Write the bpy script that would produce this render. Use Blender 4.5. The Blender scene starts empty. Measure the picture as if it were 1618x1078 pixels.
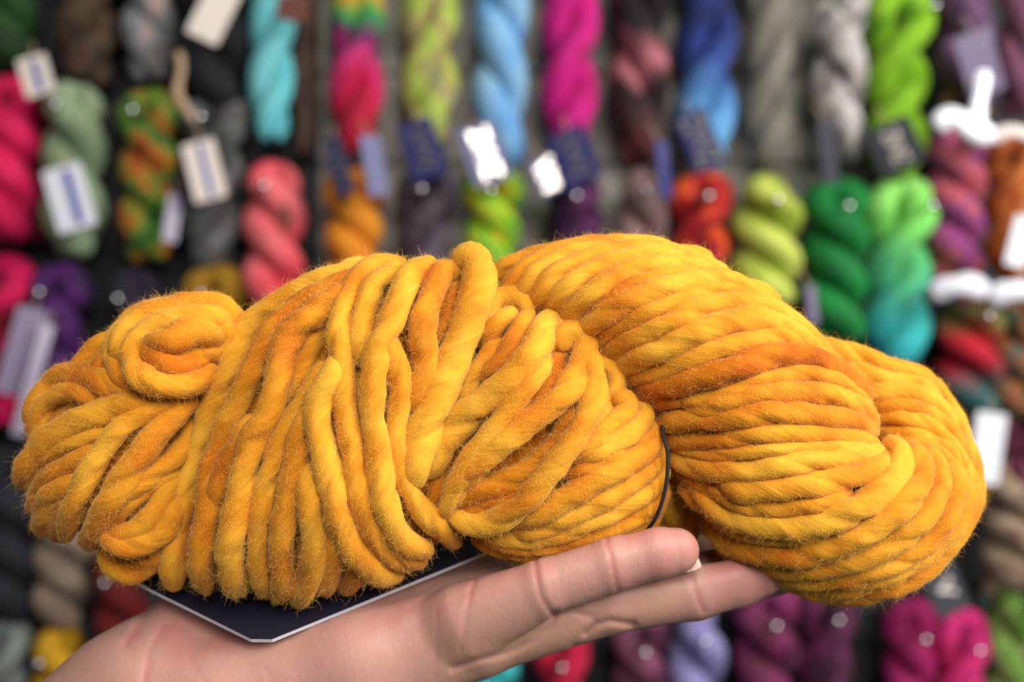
import bpy, bmesh, math, random
import numpy as np
from mathutils import Vector, Matrix, noise as mnoise

random.seed(7)
rng = np.random.default_rng(11)
scene = bpy.context.scene
COL = scene.collection

# ------------------------------------------------------------------ camera, light, exposure
W, H = 1618.0, 1078.0
LENS = 35.0
PX = 36.0 / LENS / W                 # metres per pixel at one metre
D0 = 0.300                           # distance to the plane of the hand-held skein
S = D0 * PX                          # one pixel at that plane, in metres
WALL_Y = 1.05                        # distance to the hanging skeins

cam_d = bpy.data.cameras.new('camera')
cam = bpy.data.objects.new('camera', cam_d)
COL.objects.link(cam)
cam.location = (0, 0, 0)
cam.rotation_euler = (math.radians(90), 0, 0)
cam_d.lens = LENS
cam_d.sensor_width = 36.0
cam_d.clip_start = 0.01
cam_d.dof.use_dof = True
cam_d.dof.focus_distance = 0.297
cam_d.dof.aperture_fstop = 5.2
cam_d.dof.aperture_blades = 0
scene.camera = cam

world = bpy.data.worlds.new('world')
scene.world = world
world.use_nodes = True
world.node_tree.nodes['Background'].inputs['Color'].default_value = (0.80, 0.88, 1.0, 1)
world.node_tree.nodes['Background'].inputs['Strength'].default_value = 0.09


def area(name, loc, target, sx, sy, power, color):
    l = bpy.data.lights.new(name, 'AREA')
    l.shape = 'RECTANGLE'
    l.size, l.size_y = sx, sy
    l.energy = power
    l.color = color
    o = bpy.data.objects.new(name, l)
    COL.objects.link(o)
    o.location = loc
    o.rotation_euler = (Vector(target) - Vector(loc)).to_track_quat('-Z', 'Y').to_euler()
    return o


KEY_LOC = Vector((1.5, -0.15, 0.80))
FRONT_LOC = Vector((0.32, -0.72, 0.62))
area('shop_window_light', KEY_LOC, (0.1, 0.6, 0.0), 1.0, 1.0, 52.0, (1.0, 0.98, 0.95))
area('front_fill_light', FRONT_LOC, (0.0, 0.4, 0.0), 0.7, 0.7, 22.0, (1.0, 0.97, 0.93))  # added soft frontal fill for hand and skein; no door is known here
area('ceiling_light', (-0.35, -0.5, 1.7), (0, 0.6, 0), 0.9, 0.9, 1.5, (1.0, 0.95, 0.88))

scene.view_settings.view_transform = 'Standard'
scene.view_settings.look = 'None'
scene.view_settings.exposure = 0.0
scene.view_settings.gamma = 1.0
scene.view_settings.use_curve_mapping = False


# ------------------------------------------------------------------ helpers
def lin(r, g, b):
    f = lambda c: (c / 255 / 12.92) if c / 255 <= 0.04045 else ((c / 255 + 0.055) / 1.055) ** 2.4
    return (f(r), f(g), f(b), 1.0)


def P(u, v, d=0.0):
    """point that the photograph shows at (u, v), d units (one unit = one pixel at D0) beyond the plane of focus"""
    y = D0 + d * S
    return Vector(((u - W / 2) * PX * y, y, (H / 2 - v) * PX * y))


def PA(a):
    a = np.asarray(a, float)
    y = D0 + a[..., 2] * S
    return np.stack([(a[..., 0] - W / 2) * PX * y, y, (H / 2 - a[..., 1]) * PX * y], -1)


def B(u, v, y):
    return Vector(((u - W / 2) * PX * y, y, (H / 2 - v) * PX * y))


def mesh_obj(name, verts, faces, mat=None, parent=None, smooth=True):
    me = bpy.data.meshes.new(name)
    me.from_pydata([tuple(v) for v in verts], [], [tuple(f) for f in faces])
    if smooth:
        me.polygons.foreach_set('use_smooth', [True] * len(me.polygons))
    me.update()
    o = bpy.data.objects.new(name, me)
    COL.objects.link(o)
    if mat:
        me.materials.append(mat)
    if parent:
        o.parent = parent
        o.matrix_parent_inverse = parent.matrix_basis.inverted()
    return o


def empty(name, loc=(0, 0, 0)):
    o = bpy.data.objects.new(name, None)
    o.empty_display_size = 0.02
    COL.objects.link(o)
    o.location = loc
    return o


def tag(o, label=None, cat=None, group=None, kind=None):
    if label: o['label'] = label
    if cat: o['category'] = cat
    if group: o['group'] = group
    if kind: o['kind'] = kind
    return o


def nt(name):
    m = bpy.data.materials.new(name)
    m.use_nodes = True
    t = m.node_tree
    return m, t, t.nodes['Principled BSDF'], t.nodes, t.links


def simple(name, color, rough=0.6, metal=0.0, spec=0.5):
    m, t, b, n, l = nt(name)
    b.inputs['Base Color'].default_value = color
    b.inputs['Roughness'].default_value = rough
    b.inputs['Metallic'].default_value = metal
    b.inputs['Specular IOR Level'].default_value = spec
    return m


# ------------------------------------------------------------------ materials
def dim(c, k):
    return (c[0] * k, c[1] * k, c[2] * k, 1.0)


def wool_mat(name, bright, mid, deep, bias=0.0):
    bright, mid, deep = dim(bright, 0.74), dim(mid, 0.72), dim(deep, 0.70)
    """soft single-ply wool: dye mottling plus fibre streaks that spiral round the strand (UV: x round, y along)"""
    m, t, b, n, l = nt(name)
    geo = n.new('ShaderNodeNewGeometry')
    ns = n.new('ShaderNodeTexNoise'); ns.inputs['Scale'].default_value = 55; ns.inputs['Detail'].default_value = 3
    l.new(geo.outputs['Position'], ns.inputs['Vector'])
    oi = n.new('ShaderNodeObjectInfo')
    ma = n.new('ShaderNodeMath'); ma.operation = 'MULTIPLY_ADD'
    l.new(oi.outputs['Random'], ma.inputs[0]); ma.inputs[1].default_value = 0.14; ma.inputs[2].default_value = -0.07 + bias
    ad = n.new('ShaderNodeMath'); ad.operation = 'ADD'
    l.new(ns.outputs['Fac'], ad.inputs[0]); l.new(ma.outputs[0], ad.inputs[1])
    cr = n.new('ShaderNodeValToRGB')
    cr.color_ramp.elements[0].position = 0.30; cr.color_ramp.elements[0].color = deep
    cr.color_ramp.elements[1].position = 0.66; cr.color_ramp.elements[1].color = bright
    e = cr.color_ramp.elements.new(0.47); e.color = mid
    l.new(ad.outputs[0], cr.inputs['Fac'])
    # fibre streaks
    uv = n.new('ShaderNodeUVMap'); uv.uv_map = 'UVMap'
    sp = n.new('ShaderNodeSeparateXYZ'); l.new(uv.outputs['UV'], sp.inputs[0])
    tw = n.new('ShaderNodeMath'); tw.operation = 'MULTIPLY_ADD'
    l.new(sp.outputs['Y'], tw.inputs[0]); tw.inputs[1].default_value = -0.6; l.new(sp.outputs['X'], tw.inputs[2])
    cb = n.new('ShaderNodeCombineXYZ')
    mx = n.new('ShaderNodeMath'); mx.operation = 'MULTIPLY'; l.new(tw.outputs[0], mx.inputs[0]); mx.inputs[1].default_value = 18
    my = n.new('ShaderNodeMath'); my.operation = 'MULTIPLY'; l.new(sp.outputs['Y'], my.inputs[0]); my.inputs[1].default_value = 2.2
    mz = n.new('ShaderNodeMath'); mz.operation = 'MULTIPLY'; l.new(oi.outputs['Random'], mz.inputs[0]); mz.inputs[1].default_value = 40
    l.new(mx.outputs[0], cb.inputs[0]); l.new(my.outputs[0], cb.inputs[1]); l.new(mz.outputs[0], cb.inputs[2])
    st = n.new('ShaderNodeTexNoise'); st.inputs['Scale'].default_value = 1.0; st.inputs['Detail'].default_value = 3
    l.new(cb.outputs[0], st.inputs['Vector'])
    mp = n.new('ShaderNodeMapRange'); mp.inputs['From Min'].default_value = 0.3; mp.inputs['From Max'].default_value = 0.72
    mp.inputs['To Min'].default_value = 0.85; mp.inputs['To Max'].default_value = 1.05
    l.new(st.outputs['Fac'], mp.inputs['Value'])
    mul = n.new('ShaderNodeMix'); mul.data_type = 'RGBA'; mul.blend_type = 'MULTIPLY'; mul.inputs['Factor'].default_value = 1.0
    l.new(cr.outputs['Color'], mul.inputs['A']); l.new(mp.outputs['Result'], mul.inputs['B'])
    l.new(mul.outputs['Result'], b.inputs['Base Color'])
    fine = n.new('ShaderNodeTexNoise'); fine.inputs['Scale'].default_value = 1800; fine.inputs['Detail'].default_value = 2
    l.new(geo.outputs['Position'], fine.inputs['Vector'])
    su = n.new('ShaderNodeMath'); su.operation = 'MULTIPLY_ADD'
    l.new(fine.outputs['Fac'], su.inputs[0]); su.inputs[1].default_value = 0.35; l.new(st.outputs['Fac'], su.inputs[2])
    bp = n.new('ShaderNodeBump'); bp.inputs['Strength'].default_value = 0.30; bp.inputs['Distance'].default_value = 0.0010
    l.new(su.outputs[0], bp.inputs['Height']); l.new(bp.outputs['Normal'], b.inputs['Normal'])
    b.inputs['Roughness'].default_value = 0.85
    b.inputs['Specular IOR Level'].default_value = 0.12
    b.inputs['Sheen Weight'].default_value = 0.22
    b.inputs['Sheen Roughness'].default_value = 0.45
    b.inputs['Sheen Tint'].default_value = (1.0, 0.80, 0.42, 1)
    return m


MUST = wool_mat('mustard_wool', lin(250, 183, 54), lin(242, 159, 36), lin(226, 127, 24))
MUSTO = wool_mat('mustard_wool_orange_dye', lin(246, 170, 44), lin(235, 148, 30), lin(216, 116, 18))
MUSTD = wool_mat('mustard_wool_burnt_dye_and_shade', lin(228, 142, 24), lin(216, 118, 16), lin(196, 92, 12))  # burnt dye tone; on cores and sunken strands it paints in crevice shade
FUZZ, _t, _b, _n, _l = nt('wool_fuzz')
_b.inputs['Base Color'].default_value = lin(240, 190, 92)
_b.inputs['Roughness'].default_value = 0.7
_b.inputs['Specular IOR Level'].default_value = 0.2

SKIN, t, b, n, l = nt('skin')
at = n.new('ShaderNodeAttribute'); at.attribute_name = 'flush'
geo = n.new('ShaderNodeNewGeometry')
ns = n.new('ShaderNodeTexNoise'); ns.inputs['Scale'].default_value = 95; ns.inputs['Detail'].default_value = 4
l.new(geo.outputs['Position'], ns.inputs['Vector'])
ma = n.new('ShaderNodeMath'); ma.operation = 'MULTIPLY_ADD'; ma.inputs[1].default_value = 0.9; ma.inputs[2].default_value = -0.45
l.new(ns.outputs['Fac'], ma.inputs[0])
ad = n.new('ShaderNodeMath'); ad.operation = 'ADD'; ad.use_clamp = True
l.new(at.outputs['Fac'], ad.inputs[0]); l.new(ma.outputs[0], ad.inputs[1])
cr = n.new('ShaderNodeValToRGB')
cr.color_ramp.elements[0].position = 0.0; cr.color_ramp.elements[0].color = dim(lin(200, 152, 126), 0.8)
cr.color_ramp.elements[1].position = 1.0; cr.color_ramp.elements[1].color = dim(lin(206, 126, 116), 0.77)
e = cr.color_ramp.elements.new(0.45); e.color = dim(lin(208, 155, 140), 0.74)
l.new(ad.outputs[0], cr.inputs['Fac']); l.new(cr.outputs['Color'], b.inputs['Base Color'])
f1 = n.new('ShaderNodeTexNoise'); f1.inputs['Scale'].default_value = 420; f1.inputs['Detail'].default_value = 4
mpg = n.new('ShaderNodeMapping'); mpg.inputs['Scale'].default_value = (1.5, 1.0, 0.9); mpg.inputs['Rotation'].default_value = (0, 0.35, 0)
l.new(geo.outputs['Position'], mpg.inputs['Vector']); l.new(mpg.outputs[0], f1.inputs['Vector'])
f2 = n.new('ShaderNodeTexVoronoi'); f2.inputs['Scale'].default_value = 900
l.new(mpg.outputs[0], f2.inputs['Vector'])
ad2 = n.new('ShaderNodeMath'); ad2.operation = 'MULTIPLY_ADD'; ad2.inputs[1].default_value = 0.3
l.new(f2.outputs['Distance'], ad2.inputs[0]); l.new(f1.outputs['Fac'], ad2.inputs[2])
bp = n.new('ShaderNodeBump'); bp.inputs['Strength'].default_value = 0.22; bp.inputs['Distance'].default_value = 0.0005
l.new(ad2.outputs[0], bp.inputs['Height']); l.new(bp.outputs['Normal'], b.inputs['Normal'])
b.inputs['Roughness'].default_value = 0.5
b.inputs['Specular IOR Level'].default_value = 0.4
b.inputs['Subsurface Weight'].default_value = 0.35
b.inputs['Subsurface Radius'].default_value = (1.0, 0.35, 0.2)
b.inputs['Subsurface Scale'].default_value = 0.004

NAIL = simple('fingernail', lin(226, 190, 178), 0.25)
NAVY = simple('navy_card', lin(17, 15, 34), 0.55)
NAVYTAG = simple('navy_tag_card', lin(44, 46, 104), 0.42)
WHITE = simple('white_card', lin(214, 214, 222), 0.6)
CREAM = simple('cream_card', lin(218, 205, 194), 0.65)
BLUEINK = simple('blue_ink', lin(38, 60, 150), 0.6)
FOIL = simple('silver_foil', lin(222, 212, 200), 0.36, 1.0)
THREAD = simple('black_thread', lin(28, 20, 20), 0.8)
CHROME = simple('chrome', lin(225, 225, 230), 0.16, 1.0)
BROWNTAG = simple('brown_tag', lin(92, 44, 30), 0.6)
TWINE = simple('cream_wool_tie', lin(170, 144, 118), 0.9, 0, 0.1)
SLEEVE = simple('lilac_plastic', lin(118, 106, 132), 0.25)


def wall_mat(name, a, bcol, scale):
    m, t, b, n, l = nt(name)
    tc = n.new('ShaderNodeNewGeometry')
    x = n.new('ShaderNodeTexNoise'); x.inputs['Scale'].default_value = scale; x.inputs['Detail'].default_value = 6
    mp = n.new('ShaderNodeMapping'); mp.inputs['Scale'].default_value = (1.0, 1.0, 0.5)
    l.new(tc.outputs['Position'], mp.inputs['Vector']); l.new(mp.outputs[0], x.inputs['Vector'])
    c = n.new('ShaderNodeValToRGB')
    c.color_ramp.elements[0].position = 0.35; c.color_ramp.elements[0].color = a
    c.color_ramp.elements[1].position = 0.68; c.color_ramp.elements[1].color = bcol
    l.new(x.outputs['Fac'], c.inputs['Fac']); l.new(c.outputs['Color'], b.inputs['Base Color'])
    bp = n.new('ShaderNodeBump'); bp.inputs['Strength'].default_value = 0.4; bp.inputs['Distance'].default_value = 0.002
    l.new(x.outputs['Fac'], bp.inputs['Height']); l.new(bp.outputs['Normal'], b.inputs['Normal'])
    b.inputs['Roughness'].default_value = 0.75
    return m


GREYWALL = wall_mat('grey_slatwall', lin(118, 114, 106), lin(168, 162, 152), 22)
BLACKWALL = wall_mat('black_slatwall', lin(20, 19, 22), lin(36, 34, 38), 18)


# ------------------------------------------------------------------ volumes: implicit surface to mesh
def surface_nets(F, origin, step):
    s = F < 0
    nx, ny, nz = F.shape
    cnt = np.zeros((nx - 1, ny - 1, nz - 1), np.int16)
    acc = np.zeros((nx - 1, ny - 1, nz - 1, 3), np.float32)
    corners = [(i, j, k) for i in (0, 1) for j in (0, 1) for k in (0, 1)]
    sl = lambda c: (slice(c[0], nx - 1 + c[0]), slice(c[1], ny - 1 + c[1]), slice(c[2], nz - 1 + c[2]))
    any_in = np.zeros(cnt.shape, np.int16)
    for c in corners:
        any_in += s[sl(c)]
    act = (any_in > 0) & (any_in < 8)
    idx = np.argwhere(act)
    i, j, k = idx.T
    acc = np.zeros((len(idx), 3)); cnt = np.zeros(len(idx))
    for a in range(8):
        for ax in range(3):
            ca = corners[a]
            if ca[ax]: continue
            cb = list(ca); cb[ax] = 1
            fa = F[i + ca[0], j + ca[1], k + ca[2]]; fb = F[i + cb[0], j + cb[1], k + cb[2]]
            cr_ = (fa < 0) != (fb < 0)
            tt = np.where(cr_, fa / np.where(cr_, fa - fb, 1), 0)
            p = np.array(ca, float)[None, :].repeat(len(idx), 0)
            p[:, ax] += tt
            acc += p * cr_[:, None]; cnt += cr_
    verts = (idx + acc / cnt[:, None]) * step + np.array(origin)
    vid = -np.ones(act.shape, np.int64); vid[i, j, k] = np.arange(len(idx))
    faces = []
    for ax in range(3):
        o1, o2 = [(1, 2), (2, 0), (0, 1)][ax]
        sh = [nx, ny, nz]
        a = [slice(0, None)] * 3; bb = [slice(0, None)] * 3
        a[ax] = slice(0, sh[ax] - 1); bb[ax] = slice(1, sh[ax])
        ch = s[tuple(a)] != s[tuple(bb)]
        e = np.argwhere(ch)
        ok = (e[:, o1] > 0) & (e[:, o2] > 0) & (e[:, o1] < sh[o1] - 1) & (e[:, o2] < sh[o2] - 1)
        e = e[ok]
        ins = s[e[:, 0], e[:, 1], e[:, 2]]
        q = []
        for (da, db) in ((0, 0), (1, 0), (1, 1), (0, 1)):
            g = e.copy(); g[:, o1] -= da; g[:, o2] -= db
            q.append(vid[g[:, 0], g[:, 1], g[:, 2]])
        q = np.stack(q, 1)
        q[~ins] = q[~ins][:, ::-1]
        faces.append(q)
    return verts, np.concatenate(faces)


def poly_sdf(u, v, poly):
    """signed distance to a closed polygon, positive inside"""
    p = np.asarray(poly, float); q = np.roll(p, -1, 0)
    d2 = np.full(u.shape, 1e18); inside = np.zeros(u.shape, bool)
    for (x0, y0), (x1, y1) in zip(p, q):
        ex, ey = x1 - x0, y1 - y0
        tt = np.clip(((u - x0) * ex + (v - y0) * ey) / (ex * ex + ey * ey), 0, 1)
        d2 = np.minimum(d2, (u - x0 - tt * ex) ** 2 + (v - y0 - tt * ey) ** 2)
        c = ((y0 > v) != (y1 > v)) & (u < (x1 - x0) * (v - y0) / ((y1 - y0) if y1 != y0 else 1e-9) + x0)
        inside ^= c
    d = np.sqrt(d2)
    return np.where(inside, d, -d)


def line_dist(u, v, pl):
    d2 = np.full(u.shape, 1e18)
    for (x0, y0), (x1, y1) in zip(pl[:-1], pl[1:]):
        ex, ey = x1 - x0, y1 - y0
        tt = np.clip(((u - x0) * ex + (v - y0) * ey) / (ex * ex + ey * ey + 1e-9), 0, 1)
        d2 = np.minimum(d2, (u - x0 - tt * ex) ** 2 + (v - y0 - tt * ey) ** 2)
    return np.sqrt(d2)


class Lobe:
    def __init__(s, poly, dc, rd, R):
        s.poly, s.dc, s.rd, s.R = poly, dc, rd, R

    def front(s, u, v):
        t = np.clip(poly_sdf(np.asarray(u, float), np.asarray(v, float), s.poly) / s.R, 0, 1)
        return s.dc - s.rd * np.sqrt(np.clip(1 - (1 - t) ** 2, 0, 1))

    def core(s, shrink, dshrink=18, step=8):
        p = np.array(s.poly, float)
        u = np.arange(p[:, 0].min() - 20, p[:, 0].max() + 21, step)
        v = np.arange(p[:, 1].min() - 20, p[:, 1].max() + 21, step)
        d = np.arange(s.dc - s.rd - 20, s.dc + s.rd + 21, step)
        U, V = np.meshgrid(u, v, indexing='ij')
        t = np.minimum((poly_sdf(U, V, s.poly) - shrink) / s.R, 1)
        rd = s.rd - dshrink
        F = np.sqrt(((d[None, None, :] - s.dc) / rd) ** 2 + ((1 - t) ** 2)[:, :, None]) - 1
        vv, ff = surface_nets(F, (u[0], v[0], d[0]), step)
        return PA(vv), ff[:, ::-1]


LOBES = {
    'L': Lobe([(330,565),(372,512),(370,490),(340,474),(300,468),(240,478),(202,497),(172,527),(142,552),(112,580),(78,610),(57,650),(42,700),(38,750),(48,800),(78,838),(110,855),(150,862),(172,885),(195,908),(228,900),(262,875),(290,830),(312,740),(330,650),(340,600)], 150, 115, 130),
    'A': Lobe([(274,928),(266,880),(290,770),(320,660),(352,580),(388,515),(432,476),(500,440),(560,420),(640,412),(700,414),(745,404),(772,425),(775,470),(760,540),(740,600),(715,700),(715,800),(725,855),(690,877),(620,908),(520,940),(470,952),(400,943),(330,934)], 110, 150, 190),
    'B': Lobe([(700,842),(672,815),(655,760),(665,690),(715,600),(760,500),(790,468),(830,470),(880,503),(930,540),(980,605),(1026,652),(1046,700),(1052,760),(1038,812),(1000,845),(940,870),(870,883),(800,874),(750,850)], 110, 120, 140),
    'C': Lobe([(770,450),(800,418),(860,398),(930,384),(1010,380),(1080,392),(1150,414),(1210,455),(1260,495),(1300,540),(1345,590),(1370,625),(1385,690),(1420,695),(1480,715),(1525,750),(1540,800),(1525,850),(1487,892),(1438,930),(1390,946),(1320,940),(1250,917),(1180,878),(1122,830),(1080,770),(1050,700),(1000,630),(940,570),(880,520),(820,490)], 150, 165, 180),
    'D': Lobe([(1290,545),(1340,552),(1400,572),(1455,590),(1488,632),(1517,682),(1541,740),(1545,800),(1500,820),(1420,780),(1370,700),(1340,620)], 225, 105, 110),
    'E': Lobe([(1010,660),(1060,660),(1100,720),(1120,800),(1110,850),(1080,868),(1030,860),(1000,800)], 255, 90, 70),
}

# ------------------------------------------------------------------ the mustard skein
skein = empty('yarn_skein', P(790, 880, 110))
tag(skein, 'thick mustard yellow wool skein lying across the open hand', 'yarn')
PLY_NAMES = {'L': 'knotted_end', 'A': 'wrapped_ply', 'B': 'inner_ply', 'C': 'twisted_ply', 'D': 'looped_end', 'E': 'hidden_ply'}
CORE = {}
for kx, lb in LOBES.items():
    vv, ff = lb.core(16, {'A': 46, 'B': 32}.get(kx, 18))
    o = mesh_obj(PLY_NAMES[kx], vv, ff, MUSTD, skein)  # core is the same wool, coloured darker to put shade between strands
    uvl = o.data.uv_layers.new(name='UVMap')
    CORE[kx] = o


def resample(pts, step):
    """centripetal-ish Catmull-Rom through pts (n,k), resampled evenly in the first two columns"""
    p = np.asarray(pts, float)
    p = np.vstack([2 * p[0] - p[1], p, 2 * p[-1] - p[-2]])
    out = []
    for i in range(1, len(p) - 2):
        t = np.linspace(0, 1, 24, endpoint=False)[:, None]
        a, b_, c, d = p[i - 1], p[i], p[i + 1], p[i + 2]
        out.append(0.5 * (2 * b_ + (c - a) * t + (2 * a - 5 * b_ + 4 * c - d) * t ** 2 + (3 * b_ - a - 3 * c + d) * t ** 3))
    out = np.vstack(out + [p[-2][None]])
    seg = np.hypot(np.diff(out[:, 0]), np.diff(out[:, 1]))
    s = np.concatenate([[0], np.cumsum(seg)])
    n_ = max(6, int(s[-1] / step))
    x = np.linspace(0, s[-1], n_)
    return np.stack([np.interp(x, s, out[:, k]) for k in range(out.shape[1])], 1), x


def gsmooth(a, sig):
    r = int(sig * 3) + 1
    k = np.exp(-0.5 * (np.arange(-r, r + 1) / sig) ** 2); k /= k.sum()
    return np.convolve(np.pad(a, r, mode='edge'), k, 'valid')


HAIR_PTS, HAIR_NRM, HAIR_TAN = [], [], []


def tube(cen, rad, s_px, nseg=18, lobes=0.10, seed=0, up=Vector((0, -1, 0))):
    """tube along world points cen with radii rad; slightly oval section that twists along the strand"""
    n_ = len(cen)
    tan = np.gradient(cen, axis=0); tan /= np.linalg.norm(tan, axis=1)[:, None] + 1e-12
    verts = []; nr = np.array(up)
    ph = seed * 1.7
    N = np.zeros_like(cen)
    for i in range(n_):
        g = np.array(up) - tan[i] * np.dot(tan[i], np.array(up))
        if np.linalg.norm(g) < 0.25:
            g = nr - tan[i] * np.dot(tan[i], nr)
        nr = g / np.linalg.norm(g)
        N[i] = nr
    for k in range(2):
        N[1:-1] = (N[:-2] + 2 * N[1:-1] + N[2:]) / 4
    N -= tan * (N * tan).sum(1)[:, None]; N /= np.linalg.norm(N, axis=1)[:, None]
    Bn = np.cross(tan, N)
    th = np.linspace(-math.pi, math.pi, nseg + 1)
    V = np.zeros((n_, nseg + 1, 3)); nn = np.zeros_like(V)
    for j, a in enumerate(th):
        q = np.mod(2 * (a - s_px / 26.5 + ph), 2 * math.pi) - math.pi
        r = rad * (1 + lobes * (0.3 + 0.9 * np.sin(s_px / 37.0 + ph)) * (0.5 * np.cos(q) + 0.35 - 1.2 * np.exp(-((np.abs(q) - math.pi) / 0.75) ** 2)) + 0.02 * np.cos(5 * a - s_px / 26.5 + 2 * ph))
        dirn = N * math.cos(a) + Bn * math.sin(a)
        V[:, j] = cen + dirn * r[:, None]
        nn[:, j] = dirn
    return V, nn, tan, th


def strand(ply, pts, w, lift=0.0, mat=None, lobes='', deep=0.0, bury=(26, 26), nm='yarn_strand', hair=True):
    global NSTR
    NSTR += 1
    pts = [tuple(p) + (0.0,) if len(p) == 2 else tuple(p) for p in pts]
    q, s_px = resample(pts, 4.0)
    u, v = q[:, 0], q[:, 1]
    ks = lobes or ply
    d = np.min([LOBES[k].front(u, v) for k in ks], axis=0)
    d = gsmooth(d, 5)
    L_ = s_px[-1]
    ramp = lambda x: np.clip(1 - x / 30.0, 0, 1) ** 2
    d = d - lift + deep + q[:, 2] + bury[0] * ramp(s_px) + bury[1] * ramp(L_ - s_px) + 0.12 * w
    d = gsmooth(d, 2)
    seed = NSTR
    nz = np.array([mnoise.noise(Vector((x / 55.0, seed * 3.1, 0))) + 0.5 * mnoise.noise(Vector((x / 22.0, seed * 5.3, 7))) for x in s_px])
    r = 0.5 * w * 1.0 * (1 + 0.13 * nz)
    r *= 0.62 + 0.38 * np.sqrt(np.clip(np.minimum(s_px, L_ - s_px) / (0.7 * w), 0, 1))
    # hand-wound wander
    wob = np.array([mnoise.noise(Vector((x / 60.0, seed * 2.3, 3))) for x in s_px])
    d = d + 3 * wob
    cen = PA(np.stack([u, v, d], 1))
    scale = (D0 + d * S) * PX
    V, nn, tan, th = tube(cen, r * scale, s_px, nseg=24, lobes=0.13, seed=seed)
    n_, m_ = V.shape[:2]
    verts = V.reshape(-1, 3)
    faces = []
    for i in range(n_ - 1):
        for j in range(m_ - 1):
            faces.append((i * m_ + j, (i + 1) * m_ + j, (i + 1) * m_ + j + 1, i * m_ + j + 1))
    c0 = len(verts); verts = np.vstack([verts, cen[:1], cen[-1:]])
    for j in range(m_ - 1):
        faces.append((c0, j, j + 1)); faces.append((c0 + 1, (n_ - 1) * m_ + j + 1, (n_ - 1) * m_ + j))
    o = mesh_obj(nm, verts, faces, mat or MUST, CORE[ply])
    uvl = o.data.uv_layers.new(name='UVMap')
    li = np.zeros(len(o.data.loops), np.int32); o.data.loops.foreach_get('vertex_index', li)
    uu = np.zeros((len(verts), 2))
    uu[:c0, 0] = np.tile(th / (2 * math.pi) + 0.5, n_)
    uu[:c0, 1] = np.repeat(s_px / 100.0 + seed * 1.37, m_)
    uvl.data.foreach_set('uv', uu[li].ravel())
    if hair:
        k = int(L_ * w / 6.5)
        ii = rng.integers(1, n_ - 1, k); jj = rng.integers(0, m_ - 1, k)
        ok = nn[ii, jj][:, 1] < 0.45
        ii, jj = ii[ok], jj[ok]
        HAIR_PTS.append(V[ii, jj] + (V[ii, jj + 1] - V[ii, jj]) * rng.random((len(ii), 1)))
        HAIR_NRM.append(nn[ii, jj]); HAIR_TAN.append(tan[ii])
    return o


NSTR = 0
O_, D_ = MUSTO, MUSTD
# --- knotted left end
for pts, w, kw in [
    ([(290,625),(250,640),(200,668),(172,700),(145,740),(122,785),(108,825),(104,850)], 36, dict(lift=14)),
    ([(306,630),(285,645),(250,682),(215,730),(185,775),(162,812),(147,845),(140,860)], 44, dict(lift=18)),
    ([(312,660),(298,695),(277,722),(245,747),(215,768),(192,792)], 34, dict(lift=8, mat=O_)),
    ([(288,735),(240,768),(210,790),(186,815),(172,840)], 30, dict(lift=2, mat=O_)),
    ([(278,746),(264,772),(250,803),(225,832),(190,846),(168,838)], 38, dict(lift=8)),
    ([(276,786),(270,820),(250,848),(215,862),(182,858),(164,845)], 40, dict(lift=26)),
    ([(262,850),(240,884),(210,900),(182,893),(164,872)], 42, dict(lift=18)),
    ([(255,620),(215,634),(168,650),(115,672),(75,698),(50,730),(42,765)], 46, dict(mat=O_, lift=6)),
    ([(178,672),(131,693),(88,712),(56,735),(46,765)], 28, dict(mat=O_)),
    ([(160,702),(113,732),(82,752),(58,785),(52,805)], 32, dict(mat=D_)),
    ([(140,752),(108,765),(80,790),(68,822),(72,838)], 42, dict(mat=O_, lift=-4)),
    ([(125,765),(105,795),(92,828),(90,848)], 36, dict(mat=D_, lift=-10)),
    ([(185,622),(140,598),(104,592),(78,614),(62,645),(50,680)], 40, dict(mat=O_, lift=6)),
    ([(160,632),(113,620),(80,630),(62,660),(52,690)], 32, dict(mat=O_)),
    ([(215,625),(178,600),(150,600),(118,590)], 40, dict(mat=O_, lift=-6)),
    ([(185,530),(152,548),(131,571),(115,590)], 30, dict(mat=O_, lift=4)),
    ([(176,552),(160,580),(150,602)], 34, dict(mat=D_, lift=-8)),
    ([(205,612),(186,590),(178,560),(184,530),(200,507),(228,489),(270,480)], 28, dict(lift=14)),
    ([(205,575),(196,550),(205,522),(235,498),(280,488),(320,482),(350,488),(368,508),(366,535),(345,556)], 44, dict(lift=22)),
    ([(226,600),(214,575),(212,550),(230,525),(264,512),(302,504),(340,502),(358,520)], 42, dict(lift=30)),
    ([(236,545),(268,540),(298,524),(332,522),(352,532),(344,548),(318,556),(292,556)], 50, dict(lift=38, mat=O_)),
    ([(226,552),(256,568),(285,574),(312,564),(334,548)], 46, dict(lift=34, mat=O_)),
    ([(214,566),(218,588),(240,606),(278,611),(312,604),(328,588),(334,572)], 40, dict(lift=46)),
    ([(350,560),(336,590),(322,618),(316,640)], 34, dict(lift=-4, mat=D_)),
    ([(210,500),(250,486),(300,478),(345,486)], 26, dict(lift=2)),
]:
    strand('L', pts, w, **kw)

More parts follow.
